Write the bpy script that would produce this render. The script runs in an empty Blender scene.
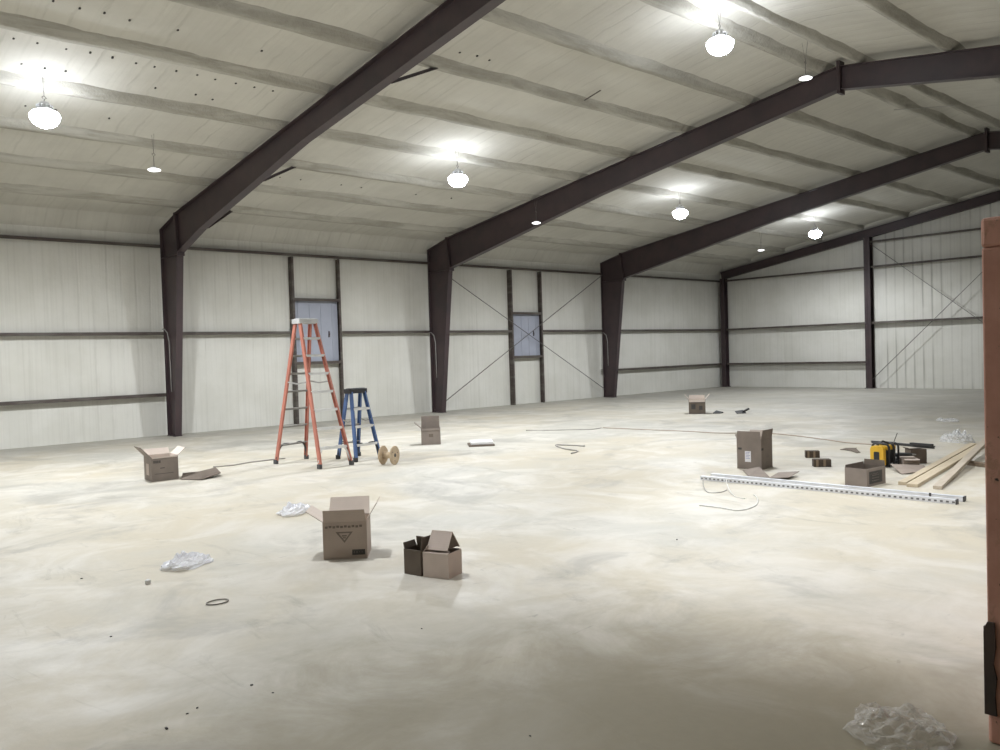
import bpy, bmesh, math, random
from mathutils import Vector, Matrix, noise
random.seed(7)
sc = bpy.context.scene
COL = sc.collection
PI = math.pi
# Coordinates in this script: u runs along the back wall towards the far corner, v runs out from the
# back wall into the hall, z is up (metres).  Blender point = (u, -v, z).
SLOPE = 0.149
VR = 12.2437                                   # ridge line
def roof(v): return 4.80 + SLOPE * (v if v <= VR else 2 * VR - v)

# ------------------------------------------------------------------ materials
def mat(name):
    m = bpy.data.materials.new(name); m.use_nodes = True
    nt = m.node_tree
    return m, nt, nt.nodes['Principled BSDF']
def nd(nt, t, **kw):
    n = nt.nodes.new(t)
    for k, v in kw.items(): setattr(n, k, v)
    return n
def math_(nt, op, a, b=None, c=None):
    n = nd(nt, 'ShaderNodeMath', operation=op)
    for i, x in enumerate((a, b, c)):
        if x is None: continue
        if isinstance(x, (int, float)): n.inputs[i].default_value = x
        else: nt.links.new(x, n.inputs[i])
    return n.outputs[0]
def mix(nt, fac, a, b, mode='MIX'):
    n = nd(nt, 'ShaderNodeMix', data_type='RGBA', blend_type=mode)
    for i, x in ((0, fac), (6, a), (7, b)):
        if isinstance(x, (int, float)): n.inputs[i].default_value = x
        elif isinstance(x, tuple): n.inputs[i].default_value = (*x, 1)
        else: nt.links.new(x, n.inputs[i])
    return n.outputs[2]
def noise_(nt, vec, scale, detail=4, rough=0.55, dist=0.0):
    n = nd(nt, 'ShaderNodeTexNoise')
    n.inputs['Scale'].default_value = scale; n.inputs['Detail'].default_value = detail
    n.inputs['Roughness'].default_value = rough; n.inputs['Distortion'].default_value = dist
    nt.links.new(vec, n.inputs['Vector']); return n.outputs['Fac']
def ramp(nt, fac, lo, hi):
    n = nd(nt, 'ShaderNodeMapRange', interpolation_type='SMOOTHSTEP')
    n.inputs[1].default_value = lo; n.inputs[2].default_value = hi
    nt.links.new(fac, n.inputs[0]); return n.outputs[0]
def pos(nt, scale=None):
    g = nd(nt, 'ShaderNodeNewGeometry').outputs['Position']
    if scale:
        n = nd(nt, 'ShaderNodeMapping'); n.inputs['Scale'].default_value = scale
        nt.links.new(g, n.inputs['Vector']); return n.outputs[0]
    return g
def bump(nt, bsdf, h, strength=0.4, dist=0.02):
    b = nd(nt, 'ShaderNodeBump'); b.inputs['Strength'].default_value = strength; b.inputs['Distance'].default_value = dist
    nt.links.new(h, b.inputs['Height']); nt.links.new(b.outputs[0], bsdf.inputs['Normal'])
def simple(name, c, rough=0.6, metal=0.0, c2=None, sc_=6.0, spec=None):
    m, nt, b = mat(name)
    b.inputs['Roughness'].default_value = rough; b.inputs['Metallic'].default_value = metal
    if spec is not None: b.inputs['Specular IOR Level'].default_value = spec
    c2 = c2 or tuple(x * 0.8 for x in c)
    tc = nd(nt, 'ShaderNodeTexCoord').outputs['Object']
    f = ramp(nt, noise_(nt, tc, sc_), 0.35, 0.68)
    nt.links.new(mix(nt, f, c, c2), b.inputs['Base Color'])
    return m

def make_floor():
    m, nt, b = mat('dusty concrete')
    P = pos(nt)
    big = ramp(nt, noise_(nt, P, 0.33, 5, 0.6, 0.4), 0.36, 0.66)
    mid = ramp(nt, noise_(nt, P, 1.1, 6, 0.62, 0.8), 0.40, 0.70)
    fine = noise_(nt, P, 14, 5, 0.65)
    sw = ramp(nt, noise_(nt, pos(nt, (1.6, 0.55, 1)), 1.5, 7, 0.7, 1.2), 0.56, 0.74)
    c = mix(nt, big, (0.50, 0.45, 0.355), (0.46, 0.443, 0.395))
    c = mix(nt, math_(nt, 'MULTIPLY', mid, 0.75), c, (0.60, 0.57, 0.515))
    c = mix(nt, math_(nt, 'MULTIPLY', sw, 0.5), c, (0.27, 0.25, 0.205))
    scuff = ramp(nt, noise_(nt, pos(nt, (1.4, 5.0, 1)), 2.6, 5, 0.6, 0.6), 0.64, 0.72)
    patch = ramp(nt, noise_(nt, P, 0.45, 2), 0.48, 0.62)
    c = mix(nt, math_(nt, 'MULTIPLY', math_(nt, 'MULTIPLY', scuff, patch), 0.5), c, (0.25, 0.24, 0.22))
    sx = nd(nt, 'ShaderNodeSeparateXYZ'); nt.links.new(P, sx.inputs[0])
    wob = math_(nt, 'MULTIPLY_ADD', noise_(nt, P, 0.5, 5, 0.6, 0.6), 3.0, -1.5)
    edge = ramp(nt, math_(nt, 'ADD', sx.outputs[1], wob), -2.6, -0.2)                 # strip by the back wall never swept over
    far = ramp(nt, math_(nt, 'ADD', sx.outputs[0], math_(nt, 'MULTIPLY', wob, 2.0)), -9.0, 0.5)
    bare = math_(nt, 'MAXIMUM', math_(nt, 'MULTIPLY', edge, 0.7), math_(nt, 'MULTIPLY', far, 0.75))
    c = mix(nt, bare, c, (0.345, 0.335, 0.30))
    blot = ramp(nt, noise_(nt, P, 0.75, 6, 0.66, 0.9), 0.50, 0.68)
    c = mix(nt, math_(nt, 'MULTIPLY', blot, 0.58), c, (0.30, 0.285, 0.255))
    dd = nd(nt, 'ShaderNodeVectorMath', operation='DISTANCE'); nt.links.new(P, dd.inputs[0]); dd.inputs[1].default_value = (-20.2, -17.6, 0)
    olive_patch = ramp(nt, math_(nt, 'MULTIPLY_ADD', noise_(nt, P, 1.3, 6, 0.68, 1.0), 2.6, math_(nt, 'MULTIPLY', dd.outputs['Value'], -1.0)), -2.0, 0.2)
    c = mix(nt, math_(nt, 'MULTIPLY', olive_patch, 0.9), c, (0.245, 0.215, 0.145))           # darker olive patch with a ragged edge, near the camera
    sp = ramp(nt, noise_(nt, P, 38, 2), 0.74, 0.78)
    c = mix(nt, math_(nt, 'MULTIPLY', sp, 0.25), c, (0.30, 0.27, 0.22))
    c = mix(nt, 0.12, c, mix(nt, fine, (0.2, 0.2, 0.2), (0.8, 0.8, 0.8)), 'OVERLAY')
    nt.links.new(c, b.inputs['Base Color'])
    nt.links.new(math_(nt, 'MULTIPLY_ADD', mid, -0.14, 0.62), b.inputs['Roughness'])
    b.inputs['Specular IOR Level'].default_value = 0.35
    bump(nt, b, math_(nt, 'ADD', fine, math_(nt, 'MULTIPLY', sw, 1.2)), 0.16, 0.01)
    return m

def make_foam(name, c1, c2, rib_axis=None, strong=None, line=0.35):
    """sprayed foam over ribbed sheet; faint dark lines every foot where the ribs show through"""
    m, nt, b = mat(name)
    P = pos(nt)
    x = nd(nt, 'ShaderNodeSeparateXYZ'); nt.links.new(P, x.inputs[0])
    n1 = noise_(nt, P, 0.8, 5, 0.6); n2 = noise_(nt, P, 9, 5, 0.65)
    c = mix(nt, ramp(nt, n1, 0.35, 0.66), c1, c2)
    h = math_(nt, 'MULTIPLY', n2, 0.6)
    if rib_axis is not None:
        ax = x.outputs[rib_axis]
        wob = math_(nt, 'MULTIPLY_ADD', noise_(nt, pos(nt, (3, 3, 0.7)), 1.0, 3), 0.10, ax)
        fr = math_(nt, 'FRACT', math_(nt, 'DIVIDE', wob, 0.305))
        d = math_(nt, 'ABSOLUTE', math_(nt, 'SUBTRACT', fr, 0.5))
        ln = math_(nt, 'SUBTRACT', 1.0, ramp(nt, d, 0.02, 0.11))
        st = (0.5, 3.0, 0.25) if rib_axis == 0 else (3.0, 0.5, 0.25)
        if rib_axis == 0 and name.startswith('roof'): st = (3.0, 0.5, 0.5)
        brk = ramp(nt, noise_(nt, pos(nt, st), 1.3, 3, 0.6), 0.42, 0.66)
        k = math_(nt, 'MULTIPLY', math_(nt, 'MULTIPLY', ln, brk), line)
        if strong is not None:                 # far side of the end wall: thin foam, every rib shows
            far = ramp(nt, math_(nt, 'MULTIPLY', x.outputs[1], -1.0), strong, strong + 0.3)
            fr2 = math_(nt, 'FRACT', math_(nt, 'DIVIDE', math_(nt, 'MULTIPLY_ADD', n1, 0.03, ax), 0.305))
            d2 = math_(nt, 'ABSOLUTE', math_(nt, 'SUBTRACT', fr2, 0.5))
            ln2 = math_(nt, 'SUBTRACT', 1.0, ramp(nt, d2, 0.05, 0.12))
            k = math_(nt, 'MAXIMUM', k, math_(nt, 'MULTIPLY', math_(nt, 'MULTIPLY', ln2, far), math_(nt, 'MULTIPLY_ADD', brk, 0.4, 0.12)))
        c = mix(nt, k, c, (0.20, 0.19, 0.16))
        # faint streaks of the spray passes, running with the ribs
        stx = (26, 26, 0.35) if not name.startswith('roof') else (14, 0.3, 0.3)
        sk = ramp(nt, noise_(nt, pos(nt, stx), 1.0, 3, 0.6), 0.45, 0.75)
        c = mix(nt, math_(nt, 'MULTIPLY', sk, 0.16), c, (0.36, 0.35, 0.30))
        h = math_(nt, 'ADD', h, math_(nt, 'MULTIPLY_ADD', math_(nt, 'MULTIPLY', ln, brk), -0.5, math_(nt, 'MULTIPLY', d, 0.7)))
    nt.links.new(c, b.inputs['Base Color'])
    b.inputs['Roughness'].default_value = 0.85; b.inputs['Specular IOR Level'].default_value = 0.2
    bump(nt, b, h, 0.35, 0.025)
    return m

def make_steel(name, c1, c2, rough=0.5, dust=None):
    m, nt, b = mat(name)
    P = pos(nt)
    f = ramp(nt, noise_(nt, P, 2.2, 6, 0.65), 0.35, 0.7)
    c = mix(nt, f, c1, c2)
    if dust:
        g = ramp(nt, noise_(nt, pos(nt, (0.6, 0.6, 3)), 1.8, 6, 0.7), 0.45, 0.62)
        c = mix(nt, math_(nt, 'MULTIPLY', g, 0.6), c, dust)
    nt.links.new(c, b.inputs['Base Color']); b.inputs['Roughness'].default_value = rough
    return m

def make_card(name, c1, c2):
    m, nt, b = mat(name)
    tc = nd(nt, 'ShaderNodeTexCoord').outputs['Object']
    f = ramp(nt, noise_(nt, tc, 5, 5), 0.3, 0.7)
    w = nd(nt, 'ShaderNodeTexWave', wave_type='BANDS', bands_direction='Z'); w.inputs['Scale'].default_value = 22
    nt.links.new(tc, w.inputs['Vector'])
    c = mix(nt, f, c1, c2); c = mix(nt, 0.015, c, w.outputs['Color'], 'OVERLAY')
    nt.links.new(c, b.inputs['Base Color']); b.inputs['Roughness'].default_value = 0.8
    b.inputs['Specular IOR Level'].default_value = 0.15
    return m

def make_wood(name, c1, c2, axis_rot):
    m, nt, b = mat(name)
    tc = nd(nt, 'ShaderNodeTexCoord').outputs['Object']
    mp = nd(nt, 'ShaderNodeMapping'); mp.inputs['Rotation'].default_value = (0, 0, axis_rot); mp.inputs['Scale'].default_value = (1.2, 28, 28)
    nt.links.new(tc, mp.inputs['Vector'])
    f = ramp(nt, noise_(nt, mp.outputs[0], 1.5, 5, 0.6, 0.6), 0.35, 0.68)
    nt.links.new(mix(nt, f, c1, c2), b.inputs['Base Color']); b.inputs['Roughness'].default_value = 0.65
    return m

def make_film(name, tint, clear, rough=0.12):
    m, nt, b = mat(name)
    out = [n for n in nt.nodes if n.type == 'OUTPUT_MATERIAL'][0]
    b.inputs['Base Color'].default_value = (*tint, 1); b.inputs['Roughness'].default_value = rough
    b.inputs['Specular IOR Level'].default_value = 0.9
    t = nd(nt, 'ShaderNodeBsdfTransparent')
    mx = nd(nt, 'ShaderNodeMixShader')
    lw = nd(nt, 'ShaderNodeLayerWeight'); lw.inputs['Blend'].default_value = 0.35
    P = pos(nt)
    f = math_(nt, 'SUBTRACT', clear, math_(nt, 'MULTIPLY', lw.outputs['Facing'], clear * 0.65))
    nt.links.new(f, mx.inputs[0]); nt.links.new(b.outputs[0], mx.inputs[1]); nt.links.new(t.outputs[0], mx.inputs[2])
    nt.links.new(mx.outputs[0], out.inputs['Surface'])
    bump(nt, b, noise_(nt, P, 28, 4, 0.6, 0.8), 0.7, 0.02)
    return m

def make_emit(name, c, s):
    m, nt, b = mat(name)
    b.inputs['Base Color'].default_value = (0.9, 0.9, 0.9, 1)
    b.inputs['Emission Color'].default_value = (*c, 1); b.inputs['Emission Strength'].default_value = s
    return m

M = {}
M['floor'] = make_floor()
M['wall'] = make_foam('wall foam', (0.70, 0.69, 0.64), (0.64, 0.63, 0.575), 0, line=0.09)
M['wall_end'] = make_foam('end wall foam', (0.70, 0.69, 0.64), (0.64, 0.63, 0.575), 1, strong=6.3, line=0.08)
M['roof'] = make_foam('roof foam', (0.585, 0.57, 0.51), (0.525, 0.51, 0.455), 0, line=0.15)
def make_purlin():
    m, nt, b = mat('purlin foam')                      # thin ragged cover, grey where the sheet steel grins through
    f = ramp(nt, noise_(nt, pos(nt, (0.35, 2.2, 2.2)), 1.6, 6, 0.68, 0.5), 0.36, 0.62)
    g = ramp(nt, noise_(nt, pos(nt), 5, 5, 0.65), 0.35, 0.7)
    c = mix(nt, f, (0.50, 0.485, 0.43), (0.335, 0.32, 0.275)); c = mix(nt, math_(nt, 'MULTIPLY', g, 0.35), c, (0.45, 0.435, 0.38))
    nt.links.new(c, b.inputs['Base Color']); b.inputs['Roughness'].default_value = 0.9; b.inputs['Specular IOR Level'].default_value = 0.1
    bump(nt, b, g, 0.4, 0.03); return m
M['purlin'] = make_purlin()
M['steel'] = make_steel('red oxide primed steel', (0.058, 0.038, 0.040), (0.042, 0.030, 0.033), 0.45)
M['girt'] = make_steel('overspray dusted girt steel', (0.060, 0.044, 0.040), (0.078, 0.062, 0.052), 0.6, dust=(0.145, 0.135, 0.115))
M['rod'] = simple('brace rod', (0.16, 0.15, 0.14), 0.5, 0.3)
M['pane'] = simple('blue grey sheet', (0.37, 0.39, 0.46), 0.5, 0.0, (0.34, 0.36, 0.425), 2.0)
M['card'] = make_card('brown cardboard', (0.33, 0.275, 0.235), (0.29, 0.24, 0.205))
M['card_grey'] = make_card('grey brown cardboard', (0.265, 0.225, 0.195), (0.228, 0.193, 0.167))
M['card_mid'] = make_card('mid brown cardboard', (0.50, 0.42, 0.365), (0.45, 0.38, 0.33))
M['card_light'] = make_card('light cardboard inside', (0.66, 0.575, 0.51), (0.61, 0.53, 0.47))
M['card_in'] = make_card('cardboard inside', (0.46, 0.395, 0.345), (0.41, 0.35, 0.305))
M['card_pink'] = make_card('pale cardboard', (0.66, 0.56, 0.505), (0.60, 0.51, 0.46))
M['card_dark'] = make_card('dark cardboard', (0.17, 0.14, 0.115), (0.135, 0.11, 0.09))
M['ink'] = simple('printing ink', (0.07, 0.065, 0.06), 0.7)
M['ink_soft'] = simple('faded printing ink', (0.235, 0.20, 0.17), 0.8)
M['paper'] = simple('white paper', (0.80, 0.80, 0.82), 0.6, 0, (0.76, 0.76, 0.8))
M['blue_ink'] = simple('blue print', (0.25, 0.27, 0.55), 0.6)
M['orange'] = simple('orange fibreglass', (0.47, 0.175, 0.125), 0.45, 0, (0.39, 0.145, 0.105), 3)
M['blue'] = simple('blue fibreglass', (0.07, 0.125, 0.27), 0.45, 0, (0.055, 0.10, 0.22), 3)
M['alu'] = simple('ladder aluminium', (0.78, 0.78, 0.77), 0.35, 0.35, (0.66, 0.66, 0.65))
M['aludull'] = simple('dusty aluminium', (0.42, 0.41, 0.39), 0.5, 0.4, (0.34, 0.33, 0.31))
M['capgrey'] = simple('grey ladder cap', (0.50, 0.50, 0.49), 0.5)
M['black'] = simple('black plastic', (0.022, 0.022, 0.024), 0.5)
M['darkgrey'] = simple('dark grey plastic', (0.07, 0.07, 0.072), 0.55)
M['yellow'] = simple('yellow tool plastic', (0.78, 0.47, 0.035), 0.42, 0, (0.70, 0.40, 0.03))
M['ply'] = simple('pale plywood', (0.52, 0.41, 0.28), 0.7, 0, (0.42, 0.32, 0.21), 9)
M['pine'] = make_wood('pine board', (0.56, 0.475, 0.345), (0.48, 0.395, 0.28), -0.13)
M['pine_grey'] = make_wood('weathered pine board', (0.50, 0.435, 0.35), (0.42, 0.355, 0.28), -0.1)
M['oldwood'] = make_wood('dark scrap timber', (0.22, 0.165, 0.11), (0.15, 0.11, 0.075), 1.3)
M['brick'] = simple('dark brown block', (0.085, 0.06, 0.04), 0.75, 0, (0.055, 0.04, 0.03), 20)
M['tan'] = simple('tan block band', (0.27, 0.20, 0.13), 0.75)
M['galv'] = simple('galvanised strut', (0.76, 0.77, 0.80), 0.4, 0.12, (0.66, 0.67, 0.70), 10)
M['slotdark'] = simple('slot shadow grey', (0.14, 0.14, 0.145), 0.7)
M['cord'] = simple('dusty brown cord', (0.42, 0.34, 0.27), 0.7)
M['cordgrey'] = simple('dusty grey cord', (0.38, 0.36, 0.33), 0.7)
M['wire'] = simple('white insulated wire', (0.74, 0.73, 0.70), 0.5)
M['wiregrey'] = simple('steel wire', (0.20, 0.185, 0.16), 0.5, 0.4)
M['foamwhite'] = simple('white packing foam', (0.82, 0.82, 0.81), 0.8, 0, (0.78, 0.78, 0.78))
M['film'] = make_film('clear plastic film', (0.66, 0.64, 0.60), 0.86, 0.05)
M['bag'] = make_film('milky plastic bag', (0.84, 0.85, 0.92), 0.55, 0.2)
M['bagthin'] = make_film('thin plastic bag', (0.66, 0.67, 0.68), 0.72, 0.2)
M['chip'] = simple('dark chip', (0.07, 0.065, 0.06), 0.8)
M['lamp'] = make_emit('lit led lens', (0.86, 0.91, 1.0), 60)
M['lamp_dim'] = make_emit('faintly lit led lens', (0.97, 0.98, 1.0), 3.2)
M['housing'] = simple('lamp housing', (0.55, 0.55, 0.56), 0.5, 0.1)

def make_rust():
    m, nt, b = mat('rusty red painted steel')
    P = pos(nt)
    f = ramp(nt, noise_(nt, P, 3.0, 6, 0.65), 0.35, 0.65)
    c = mix(nt, f, (0.62, 0.33, 0.255), (0.53, 0.265, 0.20))
    g = ramp(nt, noise_(nt, pos(nt, (1, 1, 0.6)), 9, 6, 0.7), 0.56, 0.66)
    c = mix(nt, math_(nt, 'MULTIPLY', g, 0.7), c, (0.44, 0.25, 0.17))
    g2 = ramp(nt, noise_(nt, P, 15, 4, 0.6), 0.66, 0.72)
    c = mix(nt, g2, c, (0.035, 0.022, 0.018))
    nt.links.new(c, b.inputs['Base Color']); b.inputs['Roughness'].default_value = 0.6
    bump(nt, b, g, 0.2, 0.01)
    return m
M['rust'] = make_rust()
M['rustdark'] = make_steel('dark scraped steel', (0.035, 0.028, 0.024), (0.075, 0.045, 0.035), 0.6)

# ------------------------------------------------------------------ mesh builder
ORG = {}
class MB:
    def __init__(self): self.v = []; self.f = []; self.mi = []
    def add(self, vs, fs, mi=0):
        o = len(self.v); self.v += [tuple(p) for p in vs]
        self.f += [tuple(i + o for i in f) for f in fs]; self.mi += [mi] * len(fs); return self
    def box(self, c, s, ax=None, mi=0):
        c = Vector(c); ax = ax or (Vector((1, 0, 0)), Vector((0, 1, 0)), Vector((0, 0, 1)))
        vs = [c + ax[0] * (s[0] / 2 * i) + ax[1] * (s[1] / 2 * j) + ax[2] * (s[2] / 2 * k) for i in (-1, 1) for j in (-1, 1) for k in (-1, 1)]
        return self.add(vs, [(0, 1, 3, 2), (4, 6, 7, 5), (0, 4, 5, 1), (2, 3, 7, 6), (0, 2, 6, 4), (1, 5, 7, 3)], mi)
    def bar(self, p, q, w, h, up=(0, 0, 1), mi=0):
        p, q = Vector(p), Vector(q); d = q - p; L = d.length; d.normalize(); up = Vector(up)
        s = d.cross(up).normalized(); u = s.cross(d).normalized()
        return self.box((p + q) / 2, (L, w, h), (d, s, u), mi)
    def prism(self, poly, off, mi=0):
        off = Vector(off); n = len(poly); a = [Vector(p) - off / 2 for p in poly]; b = [Vector(p) + off / 2 for p in poly]
        return self.add(a + b, [tuple(range(n))[::-1], tuple(range(n, 2 * n))] + [(i, (i + 1) % n, n + (i + 1) % n, n + i) for i in range(n)], mi)
    def tube(self, pts, r, n=8, closed=False, mi=0):
        P = [Vector(p) for p in pts]; N = len(P); rings = []; prev = None
        for i in range(N):
            if closed: t = P[(i + 1) % N] - P[i - 1]
            else: t = P[min(i + 1, N - 1)] - P[max(i - 1, 0)]
            t.normalize()
            if prev is None:
                a = Vector((0, 0, 1)) if abs(t.z) < 0.9 else Vector((1, 0, 0)); prev = t.cross(a).normalized()
            prev = (prev - t * prev.dot(t)).normalized(); b = t.cross(prev)
            rr = r[i] if isinstance(r, (list, tuple)) else r
            rings.append([P[i] + (prev * math.cos(2 * PI * k / n) + b * math.sin(2 * PI * k / n)) * rr for k in range(n)])
        vs = [x for rg in rings for x in rg]; fs = []
        for i in range(N if closed else N - 1):
            j = (i + 1) % N
            for k in range(n): fs.append((i * n + k, i * n + (k + 1) % n, j * n + (k + 1) % n, j * n + k))
        if not closed: fs += [tuple(range(n))[::-1], tuple(range((N - 1) * n, N * n))]
        return self.add(vs, fs, mi)
    def lathe(self, prof, origin, axis=(0, 0, 1), n=28, mi=0):
        """prof: (radius, distance along axis)"""
        o = Vector(origin); a = Vector(axis).normalized()
        x = a.cross(Vector((0, 0, 1)) if abs(a.z) < 0.9 else Vector((1, 0, 0))).normalized(); y = a.cross(x)
        vs = []; fs = []
        for r, t in prof:
            for k in range(n):
                g = 2 * PI * k / n; vs.append(o + a * t + (x * math.cos(g) + y * math.sin(g)) * max(r, 1e-4))
        for i in range(len(prof) - 1):
            for k in range(n): fs.append((i * n + k, i * n + (k + 1) % n, (i + 1) * n + (k + 1) % n, (i + 1) * n + k))
        fs += [tuple(range(n))[::-1], tuple(range((len(prof) - 1) * n, len(prof) * n))]
        return self.add(vs, fs, mi)
    def build(self, name, mats, parent=None, origin=None, bevel=0, smooth=False, recalc=True):
        if not isinstance(mats, (list, tuple)): mats = [mats]
        if parent is not None: org = ORG[parent.name]
        elif origin is not None: org = Vector(origin)
        else: org = Vector((0, 0, 0))
        me = bpy.data.meshes.new(name)
        me.from_pydata([(p[0] - org[0], -(p[1] - org[1]), p[2] - org[2]) for p in self.v], [], [f[::-1] for f in self.f])
        for i, p in enumerate(me.polygons): p.material_index = self.mi[i]
        if recalc:
            bm = bmesh.new(); bm.from_mesh(me); bmesh.ops.recalc_face_normals(bm, faces=bm.faces); bm.to_mesh(me); bm.free()
        for m in mats: me.materials.append(m if not isinstance(m, str) else M[m])
        if smooth: me.shade_smooth()
        o = bpy.data.objects.new(name, me); COL.objects.link(o)
        if parent is not None: o.parent = parent; ORG[o.name] = org
        else: o.location = (org[0], -org[1], org[2]); ORG[o.name] = Vector(org)
        if bevel:
            bv = o.modifiers.new('bevel', 'BEVEL'); bv.width = bevel; bv.segments = 2; bv.limit_method = 'ANGLE'
        return o

def tag(o, label, cat, group=None, kind=None):
    o['label'] = label; o['category'] = cat
    if group: o['group'] = group
    if kind: o['kind'] = kind
    return o
def thing(name, label, cat, loc, group=None):
    o = bpy.data.objects.new(name, None); COL.objects.link(o)
    o.location = (loc[0], -loc[1], loc[2]); o.empty_display_size = 0.1
    ORG[o.name] = Vector(loc); return tag(o, label, cat, group)
def struct(o): o['kind'] = 'structure'; return o

# ------------------------------------------------------------------ room shell
U0, U1, VW, VF = -30.6, 7.62, -0.18, 24.6674
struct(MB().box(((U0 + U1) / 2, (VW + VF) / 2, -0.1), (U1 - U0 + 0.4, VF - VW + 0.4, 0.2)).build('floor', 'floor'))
w = MB()
w.box(((U0 + U1) / 2, VW - 0.06, 2.475), (U1 - U0 + 0.24, 0.12, 4.95))
struct(w.build('wall_back', 'wall'))
g = MB(); g.prism([(U1 + 0.06, VW, 0), (U1 + 0.06, VF, 0), (U1 + 0.06, VF, 4.95), (U1 + 0.06, VR, 6.84), (U1 + 0.06, VW, 4.95)], (0.12, 0, 0))
struct(g.build('wall_end', 'wall_end'))
g = MB(); g.prism([(U0 - 0.06, VW, 0), (U0 - 0.06, VF, 0), (U0 - 0.06, VF, 4.95), (U0 - 0.06, VR, 6.84), (U0 - 0.06, VW, 4.95)], (0.12, 0, 0))
struct(g.build('wall_near', 'wall_end'))
struct(MB().box(((U0 + U1) / 2, VF + 0.06, 2.475), (U1 - U0 + 0.24, 0.12, 4.95)).build('wall_front', 'wall'))

# lumpy foam roof, both slopes in one skin; its purlins are its parts
PV = [1.30, 2.78, 4.28, 5.83, 7.38, 8.92, 10.42, 11.90]
PVA = PV + [2 * VR - v for v in PV]
def lump(u, v): return 0.020 * noise.noise(Vector((u * 0.9, v * 1.6, 3.1))) + 0.010 * noise.noise(Vector((u * 3.1, v * 3.7, 9.2)))
def foam_z(u, v):
    z = roof(v) + 0.135 + lump(u, v)
    d = min(abs(v - p) for p in PVA)
    return z - 0.045 * math.exp(-(d / 0.16) ** 2)
nu, nv = 170, 124
rv = []
for i in range(nu + 1):
    for j in range(nv + 1):
        u = U0 - 0.05 + (U1 - U0 + 0.1) * i / nu; v = VW - 0.05 + (VF - VW + 0.1) * j / nv
        rv.append((u, v, foam_z(u, v)))
rf = [(i * (nv + 1) + j, i * (nv + 1) + j + 1, (i + 1) * (nv + 1) + j + 1, (i + 1) * (nv + 1) + j) for i in range(nu) for j in range(nv)]
nb = len(rv)
deck = MB(); deck.add(rv, rf)
deck.prism([(0, VW - 0.2, roof(VW - .2) + 0.22), (0, VR, roof(VR) + 0.22), (0, VF + 0.2, roof(VF + .2) + 0.22), (0, VF + 0.2, roof(VF + .2) + 0.30), (0, VR, roof(VR) + 0.30), (0, VW - 0.2, roof(VW - .2) + 0.30)][:], (0, 0, 0.0))
deck.v = deck.v[:nb]; deck.f = deck.f[:len(rf)]; deck.mi = deck.mi[:len(rf)]
for a, b in ((VW - 0.3, VR), (VR, VF + 0.3)):      # sheet metal above the foam
    deck.add([(U0 - .3, a, roof(a) + .3), (U1 + .3, a, roof(a) + .3), (U1 + .3, b, roof(b) + .3), (U0 - .3, b, roof(b) + .3)], [(0, 1, 2, 3)])
# rows of screw points poking through the foam
def screw_row(v0, u0, u1, step, keep):
    for k in range(int((u1 - u0) / step)):
        u = u0 + k * step
        if random.random() > keep: continue
        z = foam_z(u, v0) - 0.004
        deck.box((u + random.uniform(-.03, .03), v0 + random.uniform(-.03, .03), z), (0.022, 0.034, 0.024), None, 1)
screw_row(6.9, -20.2, -15.6, 0.305, 0.95); screw_row(6.25, -20, -15.6, 0.305, 0.55)
screw_row(8.0, -20.0, -15.6, 0.305, 0.6); screw_row(4.9, -19, -15.7, 0.4, 0.25)
screw_row(9.3, -14.0, -12.9, 0.305, 1.0); screw_row(3.4, -14, -8.5, 0.5, 0.3)
ceil = struct(deck.build('ceiling', ['roof', 'chip'], smooth=True, recalc=False))
for v0 in PVA:                                      # foam-smothered purlins
    p = MB(); n = 150; vs = []
    s = 1 if v0 <= VR else -1
    for i in range(n + 1):
        u = U0 + (U1 - U0) * i / n
        q = [noise.noise(Vector((u * f_, v0 * 3 + k * 11, f_))) for k, f_ in enumerate((0.9, 1.3, 2.1, 1.1))]
        lo = 0.018 * q[0] + 0.012 * q[2] + 0.006
        prof = [(-0.19 + .03 * q[1], 0.15), (-0.09 + .015 * q[2], 0.075 + .02 * q[3]), (-0.055 + .006 * q[1], lo), (0.05 + .006 * q[3], lo), (0.09 + .015 * q[0], 0.065 + .02 * q[1]), (0.20 + .04 * q[3], 0.165)]
        vs += [(u, v0 + a, roof(v0 + a) + b) for a, b in prof]
    m_ = 6
    p.add(vs, [(i * m_ + k, i * m_ + k + 1, (i + 1) * m_ + k + 1, (i + 1) * m_ + k) for i in range(n) for k in range(m_ - 1)])
    p.build('purlin', 'purlin', ceil, smooth=True)
# eave foam fillet between back wall and roof
p = MB(); vs = []
for i in range(121):
    u = U0 + (U1 - U0) * i / 120; q = noise.noise(Vector((u * 1.1, 5, 2)))
    vs += [(u, VW + 0.0, 4.60), (u, VW + 0.08, 4.67 + .02 * q), (u, 0.0 + .03 * q, 4.78), (u, 0.16 + .03 * q, 4.97)]
p.add(vs, [(i * 4 + k, i * 4 + k + 1, i * 4 + k + 5, i * 4 + k + 4) for i in range(120) for k in range(3)])
p.build('eave_fillet', 'roof', ceil, smooth=True)

for a, b in ((VW, VR), (VR, VF)):
    p = MB(); vs = []
    for i in range(61):
        v = a + (b - a) * i / 60; q = noise.noise(Vector((v * 1.3, 7, 4)))
        vs += [(U1 + .02, v, roof(v) - .10 + .02 * q), (U1 - .10, v, roof(v) - .03 + .02 * q), (U1 - .30 + .03 * q, v, roof(v) + .16)]
    p.add(vs, [(i * 3 + k, i * 3 + k + 1, i * 3 + k + 4, i * 3 + k + 3) for i in range(60) for k in range(2)])
    p.build('gable_fillet', 'roof', ceil, smooth=True)

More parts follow.
